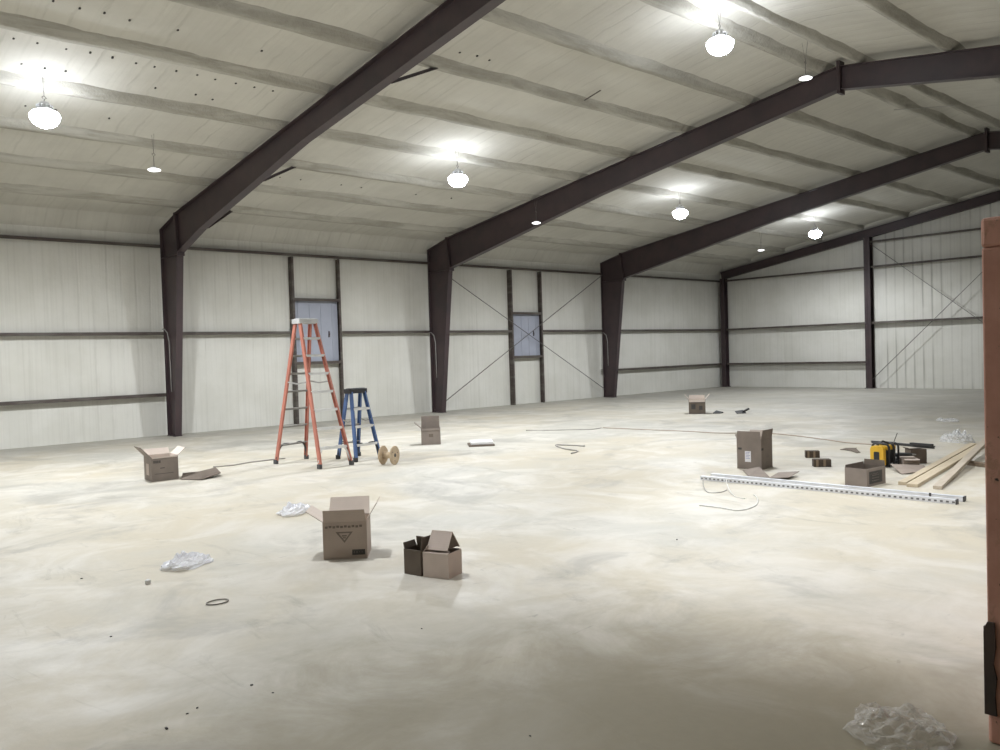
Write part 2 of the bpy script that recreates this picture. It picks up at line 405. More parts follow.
# ------------------------------------------------------------------ rigid steel frames
def flange(mb, u, p, q, w, t=0.012):
    mb.bar((u, *p), (u, *q), w, t, up=(0, -(q[1] - p[1]), q[0] - p[0]))
def frame(u, label, braces=(), conduit=None, lift=0.0):
    t = thing('steel_portal', label, 'steel frame', (u, 0, 0), 'tapered steel frames')
    for s in (1, -1):
        V = (lambda a: a) if s == 1 else (lambda a: 2 * VR - a)
        c = MB()
        poly = [(0.012, 0.02), (0.44, 0.02), (0.955, 4.06), (0.87, 4.895), (0.012, 4.68)]
        c.prism([(u, V(a), b) for a, b in poly], (0.008, 0, 0))
        for p, q in (((0.006, 0.0), (0.006, 4.70)), ((0.44, 0.0), (0.955, 4.06)), ((0.0, 4.686), (0.87, 4.905))):
            flange(c, u, (V(p[0]), p[1]), (V(q[0]), q[1]), 0.15)
        c.bar((u, V(0.012), 4.04), (u, V(0.94), 4.04), 0.145, 0.01)                      # knee stiffener
        c.bar((u, V(0.975), 4.0), (u, V(0.86), 4.95), 0.16, 0.03, up=(0, s, 0.13))
        col = c.build('column', 'steel', t)
        b = MB(); b.box((u, V(0.225), 0.008), (0.17, 0.48, 0.016))
        for du in (-.05, .05):
            for dv in (0.12, 0.33): b.lathe([(0.014, 0), (0.014, 0.04)], (u + du, V(dv), 0.014), n=6)
        b.build('base_plate', 'steel', col)
        r = MB()
        top = [(0.87, roof(0.87) - .012), (VR, 6.595)]; bot = [(VR, 6.20), (6.55, 5.235 + lift), (2.2, 4.33 + lift), (0.98, 4.075)]
        r.prism([(u, V(a), z) for a, z in top + bot], (0.008, 0, 0))
        flange(r, u, (V(0.87), roof(0.87) - .006), (V(VR), 6.604), 0.17)
        flange(r, u, (V(6.55), 5.235 + lift), (V(VR), 6.20), 0.17); flange(r, u, (V(2.2), 4.33 + lift), (V(6.56), 5.237 + lift), 0.17); flange(r, u, (V(0.98), 4.075), (V(2.21), 4.332 + lift), 0.17)
        r.bar((u, V(1.005), 4.0), (u, V(0.89), 4.95), 0.16, 0.026, up=(0, s, 0.13))
        r.bar((u, V(VR - .016), 6.12), (u, V(VR - .016), 6.70), 0.2, 0.026, up=(0, 1, 0))
        r.build('rafter', 'steel', t)
    for v1, v0, su in braces:                           # from the bottom flange at v1 up to the purlin at v0
        zb = lift + 4.075 + .208 * (v1 - .98) if v1 < 6.55 else 5.235 + lift * .5 + .1695 * (v1 - 6.55)
        b = MB(); b.bar((u + .08 * su, v1, zb - .012), (u + 1.06 * su, v0, roof(v0) + .02), 0.05, 0.006)
        b.bar((u + .08 * su, v1 - .022, zb + .01), (u + 1.06 * su, v0 - .022, roof(v0) + .042), 0.006, 0.05)
        b.build('flange_brace', 'steel', t)
    if conduit:
        zt, zb, off = conduit
        MB().tube([(u - .10, 0.0, zt), (u - .08, .07, zt + .01), (u - .05, .16, zt - .08), (u - .03, .20, zt - .3), (u - .025, .20, zb + .3), (u - .02, .20, zb)], 0.011, 6).build('conduit', 'aludull', t, smooth=True)
    return t
frame(-15.18, 'nearest dark steel frame, left of the orange ladder, its rafter running off the top edge', [(2.30, 1.33, 1), (4.85, 4.28, 1), (9.02, 8.90, 1)], (2.42, 1.0, 0), 0.10)
frame(-7.57, 'middle dark steel frame with bolted ridge joint, rising between the two wall openings', [], (2.30, 1.0, 0))
frame(0.0, 'third dark steel frame from the left, last one before the end wall', [], (2.25, 1.1, 0))

# end wall steel: rake beam, corner column, gable columns
UE = 7.44
def ibeam(mb, p, q, d, w, up):
    p, q = Vector(p), Vector(q); up = Vector(up).normalized(); side = (q - p).cross(up).normalized()
    n = side.cross(q - p).normalized()
    mb.bar(p, q, 0.008, d, up=n)
    for s in (1, -1): mb.bar(p + n * s * (d / 2 - .006), q + n * s * (d / 2 - .006), w, 0.012, up=n)
rb = MB()
ibeam(rb, (UE, 0.0, 4.53), (UE, VR, 6.50), 0.30, 0.16, (0, 0, 1))
ibeam(rb, (UE, VR, 6.50), (UE, 2 * VR, 4.53), 0.30, 0.16, (0, 0, 1))
tag(rb.build('gable_beam', 'steel', origin=(UE, 0, 4.6)), 'dark sloping steel beam along the top of the end wall', 'beam')
def post(name, v, d, w, top, label, group):
    t = thing(name, label, 'steel column', (UE, v, 0), group)
    c = MB(); ibeam(c, (UE, v, 0.018), (UE, v, top), d, w, (1, 0, 0)); c.build('shaft', 'steel', t)
    b = MB(); b.box((UE, v, 0.01), (d + .08, w + .06, 0.02)); b.build('base_plate', 'steel', t)
    return t
post('end_column', 0.10, 0.25, 0.20, 4.42, 'dark steel column standing in the far corner of the hall', 'end wall columns')
post('end_column', 6.03, 0.25, 0.22, 5.37, 'dark steel column part way along the end wall, from floor to sloping beam', 'end wall columns')
post('end_column', VR, 0.25, 0.22, 6.30, 'steel column of the end wall past the rusty red container', 'end wall columns')

# horizontal girts
def girt(p, q, label, inward):
    """flange faces the hall, web runs back to the sheeting, small lip"""
    mb = MB(); p, q = Vector(p), Vector(q); n = Vector(inward)
    mb.bar(p + Vector((0, 0, 0)), q, 0.008, 0.068)
    mb.bar(p - n * .09 + Vector((0, 0, .032)), q - n * .09 + Vector((0, 0, .032)), 0.18, 0.006)
    mb.bar(p - n * .012 + Vector((0, 0, -.033)), q - n * .012 + Vector((0, 0, -.033)), 0.022, 0.006)
    tag(mb.build('wall_girt', 'girt', origin=(p + q) / 2), label, 'wall rail', 'horizontal steel wall rails')
bays = [(-30.5, -15.24, 'left of the nearest frame'), (-15.24, -7.62, 'between the nearest and middle frames'), (-7.62, 0.0, 'between the middle and third frames'), (0.0, 7.38, 'between the third frame and the corner')]
HT, HM, HL = 4.315, 2.335, 0.935
for i, (a, b, w_) in enumerate(bays):
    girt((a, 0, HT), (b, 0, HT), 'dark top rail of the back wall ' + w_, (0, 1, 0))
    if i in (1, 2):
        j0, j1 = ((-11.99, -10.56) if i == 1 else (-4.39, -2.99))
        girt((a, 0, HM), (j0, 0, HM), 'mid height back wall rail running to the %s grey blue opening from its left' % ('first' if i == 1 else 'second'), (0, 1, 0))
        girt((j1, 0, HM), (b, 0, HM), 'mid height back wall rail running right from the %s grey blue opening' % ('first' if i == 1 else 'second'), (0, 1, 0))
    else:
        girt((a, 0, HM), (b, 0, HM), 'mid height rail of the back wall ' + w_, (0, 1, 0))
        girt((a, 0, HL), (b + (0 if i else 0), 0, HL), 'low rail of the back wall ' + w_, (0, 1, 0))
girt((UE - .06, 0.2, HT), (UE - .06, 5.93, HT), 'dark top rail of the end wall beside the corner', (-1, 0, 0))
girt((UE - .06, 6.13, HT), (UE - .06, VR - .1, HT), 'second rail from the top of the end wall beyond its column', (-1, 0, 0))
girt((UE - .06, 6.13, 5.20), (UE - .06, VR - .1, 5.20), 'topmost short rail of the end wall beyond its column', (-1, 0, 0))
girt((UE - .06, 0.2, HM), (UE - .06, 5.93, HM), 'mid height rail of the end wall beside the corner', (-1, 0, 0))
girt((UE - .06, 6.13, HM), (UE - .06, VR - .1, HM), 'mid height rail of the end wall beyond its column', (-1, 0, 0))
girt((UE - .06, 0.2, HL), (UE - .06, 5.93, HL), 'lowest rail of the end wall beside the corner', (-1, 0, 0))

# framed openings closed with grey blue sheet
def opening(n, j0, j1, zs, zh):
    pane = MB(); pane.box(((j0 + j1) / 2, -0.13, (zs + zh) / 2), (j1 - j0, 0.01, zh - zs))
    for k in range(4): pane.box((j0 + (j1 - j0) * (k + .5) / 4, -0.122, (zs + zh) / 2), (0.02, 0.012, zh - zs))
    o = struct(pane.build('window_%d' % n, 'pane'))
    for a, s in ((j0, 1), (j1, -1)):
        jb = MB(); jb.bar((a - s * .03, -0.09, 0), (a - s * .03, -0.09, 4.27), 0.18, 0.006, up=(1, 0, 0))
        jb.box((a - s * .01, 0.0, 2.135), (0.062, 0.008, 4.27)); jb.box((a + s * .018, -0.012, 2.135), (0.006, 0.02, 4.27))
        jb.build('jamb', 'girt', o)
    for nm, z in (('header', zh + .02), ('sill', zs - .02)):
        MB().box(((j0 + j1) / 2, -0.08, z), (j1 - j0 - .03, 0.16, 0.006)).box(((j0 + j1) / 2, 0.0, z), (j1 - j0 - .03, 0.008, 0.075)).build(nm, 'girt', o)
    MB().box((j1 - .28, -0.115, zs + .72), (0.03, 0.03, 0.16), None, 0).box((j1 - .28, -0.10, zs + .72), (0.02, 0.03, 0.05)).build('latch', 'steel', o)
opening(1, -11.94, -10.61, 1.57, 3.16)
opening(2, -4.34, -3.04, 1.535, 2.885)

# X bracing rods
def rod(p, q, label):
    tag(MB().tube([p, q], 0.011, 6).build('brace_rod', 'rod', origin=p, smooth=True), label, 'brace rod', 'crossed brace rods')
rod((-7.60, 0.02, 4.33), (-0.02, 0.02, 0.28), 'thin back wall brace rod slanting down to the right across the second opening')
rod((-7.60, 0.045, 0.06), (-0.02, 0.045, 4.28), 'thin back wall brace rod slanting up to the right across the second opening')
rod((UE - .10, 6.16, 5.12), (UE - .10, VR - .1, 0.2), 'thin end wall brace rod slanting down to the right beyond the column')
rod((UE - .13, 6.16, 0.32), (UE - .13, VR - .1, 6.1), 'thin end wall brace rod slanting up to the right beyond the column')
# stray rods hanging under the roof
def strap(p, q, label):
    tag(MB().bar(p, q, 0.03, 0.010).build('roof_strap', 'aludull' if 'dusty' in label else 'girt', origin=p), label, 'roof strap')
strap((-11.0, 9.15, roof(9.15) - .02), (-10.95, 9.50, roof(9.50) + .03), 'short dark strap hanging from the foamed roof before the middle frame')
strap((-4.1, 11.75, roof(11.75) - .0), (-3.4, 12.72, roof(12.72) - .02), 'dusty thin strap under the ridge between the middle and third frames')

# ------------------------------------------------------------------ lamps
def make_lamp(R, lens_mat, name='high_bay_lamp', deep=0.85, hh=.2):
    t = thing(name, 'x', 'ceiling lamp', (0, 0, 0))
    h = MB(); h.lathe([(R * .22, hh), (R * .30, hh * .95), (R * .34, hh * .6), (R * .62, hh * .45), (R * .66, hh * .3), (R * .6, hh * .3), (R * .58, hh * .32)], (0, 0, 0), n=32); hs = h.build('housing', 'housing', t, smooth=True)
    for k in range(12):
        a = 2 * PI * k / 12; d = Vector((math.cos(a), math.sin(a), 0))
        h = MB(); h.bar(d * (R * .3), d * (R * .55), 0.006, hh * .3); 
        h.v = [(p[0], p[1], p[2] + hh * .62) for p in h.v]; h.build('fin', 'housing', hs)
    l = MB(); l.lathe([(R * .5, hh * .40), (R * .8, hh * .28), (R * .96, hh * .12), (R, .0)] + [(R * math.cos(a * PI / 20), -R * deep * math.sin(a * PI / 20)) for a in range(1, 10)] + [(0.001, -R * deep)], (0, 0, 0), n=32); l.build('lens', lens_mat, t, smooth=True)
    MB().tube([(0, 0, hh), (0, 0, .235), (.03, 0, .255), (0, 0, .285), (-.03, 0, .265), (-.012, 0, .245)], 0.006, 6).build('hook', 'rod', t)
    for s in (1, -1): MB().tube([(0, 0, .28), (0, s * .05, .60)], 0.003, 5).build('hanger_wire', 'rod', t)
    return t
def dup(root, loc, label, group):
    r = root.copy(); COL.objects.link(r); r.location = (loc[0], -loc[1], loc[2]); r['label'] = label; r['group'] = group
    for ch in list(root.children):
        if ch.type == 'LIGHT': continue
        c = ch.copy(); COL.objects.link(c); c.parent = r
        for gch in ch.children:
            d = gch.copy(); COL.objects.link(d); d.parent = c
    return r
LP = 1150.0
def lampspot(parent, power, half=64, blend=0.55):
    L = bpy.data.lights.new('lamp_light', 'SPOT'); L.energy = power; L.color = (0.93, 0.965, 1.0)
    L.spot_size = math.radians(2 * half); L.spot_blend = blend; L.shadow_soft_size = 0.16
    o = bpy.data.objects.new('lamp_light', L); COL.objects.link(o); o.parent = parent; o.location = (0, 0, -0.22)
    return o
def hangz(v): return roof(v) - 0.47
lit = [((-19.05, 6.05), 'bright round lamp hanging at the left, before the nearest frame'),
       ((-11.43, 6.05), 'bright round lamp hanging between the nearest and middle frames, above the second bay'),
       ((-3.81, 6.05), 'small bright lamp hanging between the middle and third frames'),
       ((3.55, 6.05), 'farthest bright lamp, hanging close to the end wall'),
       ((-11.43, VR), 'largest bright lamp, under the ridge just before the middle frame'),
       ((-19.05, VR), 'bright lamp under the ridge above the open box, out of the picture'),
       ((-26.67, 6.05), 'bright lamp behind the viewer on the back wall side'),
       ((-14.5, 17.1), 'bright lamp over the far slope near the rusty red container, out of the picture')]
proto = make_lamp(0.20, 'lamp')
lamps = []
for i, ((u, v), lb) in enumerate(lit):
    loc = (u, v, hangz(v))
    if i == 0:
        r = proto; r.location = (u, -v, loc[2]); r['label'] = lb; r['group'] = 'bright lamps under the roof'
    else: r = dup(proto, loc, lb, 'bright lamps under the roof')
    lamps.append(r)
SPEC = [(1.0, 84, .45), (.95, 84, .45), (.85, 84, .45), (.62, 84, .45), (.8, 58, .25), (.65, 76, .5), (.8, 84, .4), (.72, 42, .4)]
for r, (k, ha, bl) in zip(lamps, SPEC): lampspot(r, LP * k, ha, bl)
proto2 = make_lamp(0.105, 'lamp_dim', 'low_bay_lamp', .25, .05)
for i, (loc, lb) in enumerate([((-17.08, 4.80, 4.94), 'small flat white lamp under the roof left of the nearest frame'),
                  ((-7.96, 4.80, 4.79), 'small flat white lamp showing against the middle rafter low down'),
                  ((3.0, 4.42, 4.83), 'tiny flat white lamp between the third frame and the end wall'),
                  ((-9.0, 12.32, 6.10), 'small flat white lamp showing against the middle rafter beside the ridge joint')]):
    if i == 0: r = proto2; r.location = (loc[0], -loc[1], loc[2]); r['label'] = lb; r['group'] = 'small flat white lamps'
    else: r = dup(proto2, loc, lb, 'small flat white lamps')

# ------------------------------------------------------------------ cardboard boxes
def frame_axes(P, Q):
    ex = (Vector((*Q, 0)) - Vector((*P, 0))); w_ = ex.length; ex.normalize()
    ey = Vector((ex.y, -ex.x, 0))                       # away from the viewer
    return ex, ey, w_
def carton(label, P, Q, d, h, flaps, outer='card', inner='card_in', group='cardboard boxes', wl=None, name='cardboard_box'):
    """P,Q floor corners of the near face; flaps: {'front':(angle,len),...}; angle from upright, positive = outwards"""
    ex, ey, w_ = frame_axes(P, Q); z = Vector((0, 0, 1)); o = Vector((*P, 0)); T = 0.006
    t = thing(name, label, 'box', (*(o + ex * w_ / 2 + ey * d / 2).to_tuple()[:2], 0), group)
    c = MB()
    def pt(a, b, k): return o + ex * a + ey * b + z * k
    out = [pt(0, 0, 0), pt(w_, 0, 0), pt(w_, d, 0), pt(0, d, 0)]; outT = [p + z * h for p in out]
    inn = [pt(T, T, T), pt(w_ - T, T, T), pt(w_ - T, d - T, T), pt(T, d - T, T)]; innT = [p + z * (h - T) for p in inn]
    vs = out + outT + inn + innT
    c.add(vs, [(0, 3, 2, 1)] + [(i, (i + 1) % 4, 4 + (i + 1) % 4, 4 + i) for i in range(4)] + [(4 + i, 4 + (i + 1) % 4, 12 + (i + 1) % 4, 12 + i) for i in range(4)], 0)
    c.add(vs, [(8, 9, 10, 11)] + [(8 + i, 12 + i, 12 + (i + 1) % 4, 8 + (i + 1) % 4) for i in range(4)], 1)
    c.v = c.v[:16] if False else c.v
    o_ = c.build('body', [outer, inner], t)
    edge = {'front': (pt(0, 0, h), pt(w_, 0, h), -ey), 'back': (pt(0, d, h), pt(w_, d, h), ey), 'left': (pt(0, 0, h), pt(0, d, h), -ex), 'right': (pt(w_, 0, h), pt(w_, d, h), ex)}
    for k, (ang, L) in flaps.items():
        a, b, n = edge[k]; a_ = math.radians(ang); dr = z * math.cos(a_) + n * math.sin(a_); nn = n * math.cos(a_) - z * math.sin(a_)
        ins = (b - a).normalized() * 0.006
        f = MB(); q = [a + ins, b - ins, b - ins * 2 + dr * L, a + ins * 2 + dr * L]
        f.add(q + [x - nn * 0.005 for x in q], [(0, 1, 2, 3), (0, 4, 5, 1), (1, 5, 6, 2), (2, 6, 7, 3), (3, 7, 4, 0)], 0)
        f.add([x - nn * 0.005 for x in q], [(3, 2, 1, 0)], 1)
        f.build('flap', [outer, inner], t, recalc=False)
    def mark(nm, face, polys, m):
        """polys: lists of (s,k) in metres on the face (front: from left; right: from near edge; left: from near edge)"""
        mb = MB()
        for poly in polys:
            if face == 'front': P3 = [pt(s, -0.0015, k) for s, k in poly]; off = -ey * .002
            elif face == 'right': P3 = [pt(w_ + .0015, s, k) for s, k in poly]; off = ex * .002
            else: P3 = [pt(-.0015, s, k) for s, k in poly]; off = -ex * .002
            mb.prism(P3, off)
        return mb.build(nm, m, o_)
    return t, o_, mark, w_
def rect(x, y, w_, h): return [(x, y), (x + w_, y), (x + w_, y + h), (x, y + h)]

# big open box in the middle of the floor
t, b_, mk, w_ = carton('large open cardboard box with all four flaps up, triangle printed on its front', (-18.928, 13.20), (-18.648, 13.425), 0.32, 0.305, {'front': (24, .115), 'back': (40, .175), 'left': (56, .165), 'right': (32, .17)}, 'card_mid', 'card_light')
mk('printed_line', 'front', [rect(.02 + .031 * k, .255 + .004 * (k % 2), .022, .018) for k in range(10)], 'ink_soft')
tri = lambda cx, cy, r: [(cx - r, cy + r * .55), (cx, cy - r * .75), (cx + r, cy + r * .55)]
o3, i3 = tri(.175, .185, .070), tri(.175, .187, .046)
mk('printed_triangle', 'front', [[o3[i], o3[(i + 1) % 3], i3[(i + 1) % 3], i3[i]] for i in range(3)] + [rect(.155, .185, .04, .012), rect(.163, .170, .024, .01)], 'ink_soft')
mk('printed_label', 'front', [rect(.235, .03, .105, .045)], 'ink')
mk('label_letters', 'front', [[(s, k) for s, k in rect(.245 + .022 * j, .045, .012, .016)] for j in range(4)], 'ink_soft')

# two small boxes nested beside it
carton('dark brown open cardboard box, half hidden behind the pale one at its right', (-18.735, 14.06), (-18.70, 14.225), 0.15, 0.19, {'back': (-10, .075), 'right': (5, .10), 'left': (20, .045)}, 'card_dark', 'card_dark')
carton('pale open cardboard box with a smaller box tipped into its top', (-18.695, 14.245), (-18.616, 14.450), 0.20, 0.185, {'left': (-35, .06), 'front': (-80, .05)}, 'card_pink', 'card_in')
# the smaller tipped box resting in it
def tipped():
    t = thing('small_box', 'small pale carton folded like a tent, lying on the mouth of the pale box', 'box', (-18.57, 14.33, 0.19), 'cardboard boxes')
    ex = Vector((-18.616 + 18.695, 14.450 - 14.245, 0)).normalized(); ey = Vector((ex.y, -ex.x, 0)); z = Vector((0, 0, 1))
    o = Vector((-18.695, 14.245, 0.206)) + ey * .012 + ex * .028; L, D, H = .178, .19, .128
    a, b, c = o, o + ey * D * .45 + z * H, o + ey * D - z * .004; T = .006
    def panel(nm, p, q, m):
        n = (q - p).cross(ex).normalized() * T
        MB().prism([x + ex * L / 2 for x in (p, q, q - n, p - n)], ex * L).build(nm, m, t)
    panel('front_panel', a, b, 'card_pink'); panel('back_panel', b, c, 'card_pink')
    MB().prism([x + ex * (L - .006) for x in (a + ey * .012 + z * .006, b - z * .012, c - ey * .012 + z * .006)], ex * .004).build('end_panel', 'card_dark', t)
    MB().prism([x + ex * .006 for x in (a + ey * .012 + z * .006, b - z * .012, c - ey * .012 + z * .006)], ex * .004).build('end_panel', 'card_dark', t)
tipped()

# box near the first column
t, b_, mk, w_ = carton('open cardboard box on the floor near the foot of the nearest column', (-18.22, 7.335), (-17.852, 7.36), 0.36, 0.34, {'front': (170, .02), 'left': (42, .20), 'right': (50, .15), 'back': (30, .10)}, 'card_grey', 'card_light')
mk('printed_block', 'front', [rect(.03 + .026 * k, .255, .018, .035) for k in range(4)], 'ink')
mk('printed_line', 'front', [rect(.12, .175, .06, .012), rect(.04, .10, .26, .006)], 'ink')
mk('paper_patch', 'left', [rect(.12, .08, .12, .16)], 'card_mid')
# box with tall back flap behind the spool
t, b_, mk, w_ = carton('open cardboard box with one flap standing up, near the foot of the middle column', (-13.16, 6.84), (-12.875, 7.052), 0.30, 0.30, {'back': (0, .21), 'left': (48, .16), 'front': (168, .04)}, 'card_grey', 'card_grey')
mk('dark_patch', 'front', [rect(.0, .265, .12, .022), rect(.14, .14, .08, .06)], 'card_dark')
# far box
t, b_, mk, w_ = carton('small looking open cardboard box far away near the third column', (-5.03, 7.03), (-4.80, 7.36), 0.36, 0.35, {'left': (38, .17), 'right': (40, .17), 'back': (20, .10), 'front': (165, .06)}, 'card_dark', 'card_light')
mk('printed_patch', 'front', [rect(.06, .12, .10, .12), rect(.25, .10, .08, .10)], 'ink')
# tall box with the white label
t, b_, mk, w_ = carton('tall open cardboard box with a white label, standing right of the middle', (-12.50, 13.04), (-12.465, 13.385), .34, 0.40, {'front': (2, .105), 'right': (10, .125), 'back': (30, .10), 'left': (28, .06)}, 'card_grey', 'card_in')
mk('white_label', 'front', [rect(.115, .095, .085, .145)], 'paper')
mk('label_print', 'front', [[(s, k) for s, k in rect(.125, .22 - .0 - .02 * j, .06 - .012 * (j % 2), .006)] for j in range(5)], 'blue_ink')
mk('hand_hole', 'front', [rect(.02, .255, .05, .028)], 'ink')
mk('hand_hole', 'right', [rect(.0, .255, .06, .03)], 'ink')
mk('printed_patch', 'right', [rect(.14, .15, .10, .02), rect(.05, .05, .14, .05)], 'ink_soft')
# low box in front of the radio
t, b_, mk, w_ = carton('low open cardboard box with a dark printed panel, right in front of the yellow radio', (-12.98, 14.755), (-13.00, 15.02), 0.42, 0.205, {'left': (-4, .03), 'back': (4, .06)}, 'card_grey', 'card_dark')
mk('printed_panel', 'right', [rect(.05, .03, .29, .14)], 'ink')
mk('panel_print', 'right', [[(s, k) for s, k in rect(.11, .115 - .03 * j, .16, .012)] for j in range(3)] + [rect(.07, .135, .18, .01)], 'ink_soft')

# flattened sheets
def sheet(name, label, pieces, m, cat='cardboard sheet', th=0.006):
    mb = MB(); g0 = pieces[0][0]
    t = thing(name, label, cat, (g0[0], g0[1], 0))
    for q in pieces:
        mb = MB(); mb.prism([Vector(p) + Vector((0, 0, th / 2)) for p in q], (0, 0, th)); mb.build('panel', m, t)
    return t
sheet('flattened_box', 'loose folded cardboard flap lying right of the box by the nearest column', [[(-17.88, 7.50, .0), (-17.70, 7.80, .012), (-17.58, 7.42, .075), (-17.74, 7.22, .055)], [(-17.70, 7.80, .012), (-17.36, 7.66, .05), (-17.26, 7.25, .085), (-17.58, 7.42, .075)]], 'card_dark')
sheet('flattened_box', 'flattened cardboard on the floor in front of the tall labelled box', [[(-12.66, 13.22, .004), (-13.16, 13.62, .012), (-12.98, 13.80, .0), (-12.58, 13.42, .055)], [(-13.05, 13.82, .0), (-13.02, 14.08, .03), (-12.66, 14.02, .055), (-12.74, 13.78, .03)]], 'card_grey')
sheet('flattened_box', 'pale crumpled cardboard sheet lying between the radio and the boards', [[(-11.86, 14.94, .006), (-11.52, 14.66, .07), (-11.36, 14.80, .055), (-11.66, 15.06, .02)], [(-11.66, 15.06, .02), (-11.36, 14.80, .055), (-11.12, 14.92, .03), (-11.38, 15.08, .004)]], 'card')
# tray beside the middle column
t = thing('packing_tray', 'white foam sheet on a dark tray, on the floor right of the middle column', 'tray', (-12.45, 7.7, 0))
ex = Vector((.35, .26, 0)).normalized(); ey = Vector((ex.y, -ex.x, 0)); o = Vector((-12.87, 7.88, 0))
MB().box(o + ex * .215 + ey * .22 + Vector((0, 0, .015)), (.46, .46, .03), (ex, ey, Vector((0, 0, 1)))).build('tray', 'card_dark', t, bevel=.004)
MB().box(o + ex * .225 + ey * .24 + Vector((0, 0, .054)), (.40, .40, .048), (ex, ey, Vector((0, 0, 1)))).build('foam_sheet', 'foamwhite', t, bevel=.008)

# ------------------------------------------------------------------ step ladders
def ladder(name, label, feet, cap_c, H, steps, rail_m, step_m, cap_m, rung_m, foot_m, wr, cap_d, arch=None):
    A, B, C, D = [Vector((*f, 0)) for f in feet]       # back-left, back-right, front-left, front-right
    t = thing(name, label, 'ladder', (*((A + B + C + D) / 4).to_tuple()[:2], 0), 'step ladders')
    cc = Vector((*cap_c, H)); x = ((D - C) + (B - A)).normalized(); y = ((C + D) / 2 - (A + B) / 2).normalized()
    y = (y - x * y.dot(x)).normalized(); z = Vector((0, 0, 1)); hw = cap_d[0] / 2
    top = {'A': cc - x * (hw - .03) - y * (cap_d[1] * .28), 'B': cc + x * (hw - .03) - y * (cap_d[1] * .28), 'C': cc - x * (hw - .03) + y * (cap_d[1] * .28), 'D': cc + x * (hw - .03) + y * (cap_d[1] * .28)}
    ft = {'A': A, 'B': B, 'C': C, 'D': D}
    for k in 'ABCD':
        p, q = ft[k] + z * .05, top[k]
        d = (q - p).normalized(); s = x if k in 'AC' else -x
        r = MB(); L = (q - p).length; yy = (y - d * y.dot(d)).normalized(); xx = d.cross(yy)
        r.box((p + q) / 2, (L, wr, .006), (d, yy, xx))                           # channel web
        for e in (1, -1): r.box((p + q) / 2 + yy * e * (wr / 2) + s * .012, (L, .006, .028), (d, yy, xx))
        ob = r.build('rail', rail_m, t)
        f = MB(); f.box(ft[k] + z * .035, (wr * .9, wr * 1.15, .07), (x, y, z)); f.build('foot', foot_m, ob, bevel=.006)
    cap = MB(); cap.box(cc + z * .0, (cap_d[0], cap_d[1], .075), (x, y, z)); cap.box(cc + z * .04, (cap_d[0] * .86, cap_d[1] * .7, .012), (x, y, z)); cap.build('top_cap', cap_m, t, bevel=.012)
    def at(k, f): return ft[k] + (top[k] - ft[k]) * f
    n = len(steps)
    for i, f in enumerate(steps):
        p, q = at('C', f), at('D', f)
        s = MB(); s.bar(p + x * .01, q - x * .01, .085, .012, up=z); s.bar(p + y * .04 - z * .014 + x * .01, q + y * .04 - z * .014 - x * .01, .006, .034, up=z); s.bar(p - y * .04 - z * .014 + x * .01, q - y * .04 - z * .014 - x * .01, .006, .034, up=z)
        s.build('step', step_m, t)
        p, q = at('A', f), at('B', f)
        s = MB(); s.bar(p + x * .01, q - x * .01, .05, .012, up=z); s.bar(p - y * .02 - z * .012 + x * .01, q - y * .02 - z * .012 - x * .01, .006, .03, up=z)
        s.build('rung', rung_m, t)
    # curved gusset braces under the lowest step of each side
    for a, b, mm in (('C', 'D', step_m), ('A', 'B', foot_m)):
        for k, sgn in ((a, 1), (b, -1)):
            pts = []
            f0 = steps[0]
            base = at(k, f0 * .28); o2 = at(a, f0) + (at(b, f0) - at(a, f0)) * (.36 if k == a else .64)
            for j in range(9):
                w2 = j / 8; c = base.lerp(o2, w2); c = c + z * (.085 * math.sin(w2 * PI)) + x * sgn * (-.03 * math.sin(w2 * PI)); pts.append(c)
            g = MB(); g.tube(pts, .015, 6); g.build('gusset', mm if arch is None else arch, t, smooth=True)
    # spreader bars
    for k, j in (('A', 'C'), ('B', 'D')):
        p, q = at(k, .58), at(j, .58); m_ = (p + q) / 2 - z * .03
        s = MB(); s.bar(p, m_, .006, .022); s.bar(m_, q, .006, .022); s.build('spreader', rung_m, t)
    return t
ladder('step_ladder', 'tall orange fibreglass step ladder standing open in front of the first wall opening',
       [(-16.18, 7.03), (-15.55, 6.87), (-16.05, 8.16), (-15.50, 8.17)], (-15.82, 7.47), 2.24, [.135, .265, .39, .515, .64, .765, .885], 'orange', 'alu', 'capgrey', 'aludull', 'darkgrey', .06, (.36, .20))
ladder('step_ladder', 'short blue step ladder with a black top, right of the tall orange ladder',
       [(-15.24, 7.35), (-14.80, 7.28), (-15.28, 7.94), (-14.76, 7.86)], (-15.02, 7.60), 1.11, [.24, .50, .75], 'blue', 'alu', 'black', 'aludull', 'black', .058, (.36, .16), 'black')

# ------------------------------------------------------------------ cable spool
t = thing('cable_spool', 'small wooden cable spool lying on its side by the blue ladder', 'spool', (-15.08, 8.68, 0))
ax = Vector((.425, .905, 0)).normalized(); o = Vector((-15.17, 8.55, .145))
hub = MB(); hub.lathe([(.052, .0), (.050, .10), (.052, .20)], o, ax, 24); hub.build('hub', 'ply', t, smooth=True)
for s in (0, .20):
    f = MB(); f.lathe([(.035, -.010), (.14, -.010), (.145, -.006), (.145, .006), (.14, .010), (.035, .010)], o + ax * s, ax, 32); fo = f.build('flange', 'ply', t)
    q = MB(); q.lathe([(.030, -.0125), (.030, .0125)], o + ax * s, ax, 16); q.build('bore', 'ink', fo)
    q = MB()
    side = ax.cross(Vector((0, 0, 1))).normalized()
    for k in range(3):
        a = 2 * PI * k / 3 + .4; p = o + ax * (s + (.011 if s else -.011)) + (side * math.cos(a) + Vector((0, 0, 1)) * math.sin(a)) * .085
        q.lathe([(.011, -.002), (.011, .002)], p, ax, 8)
    q.build('bolt_hole', 'ink_soft', fo)

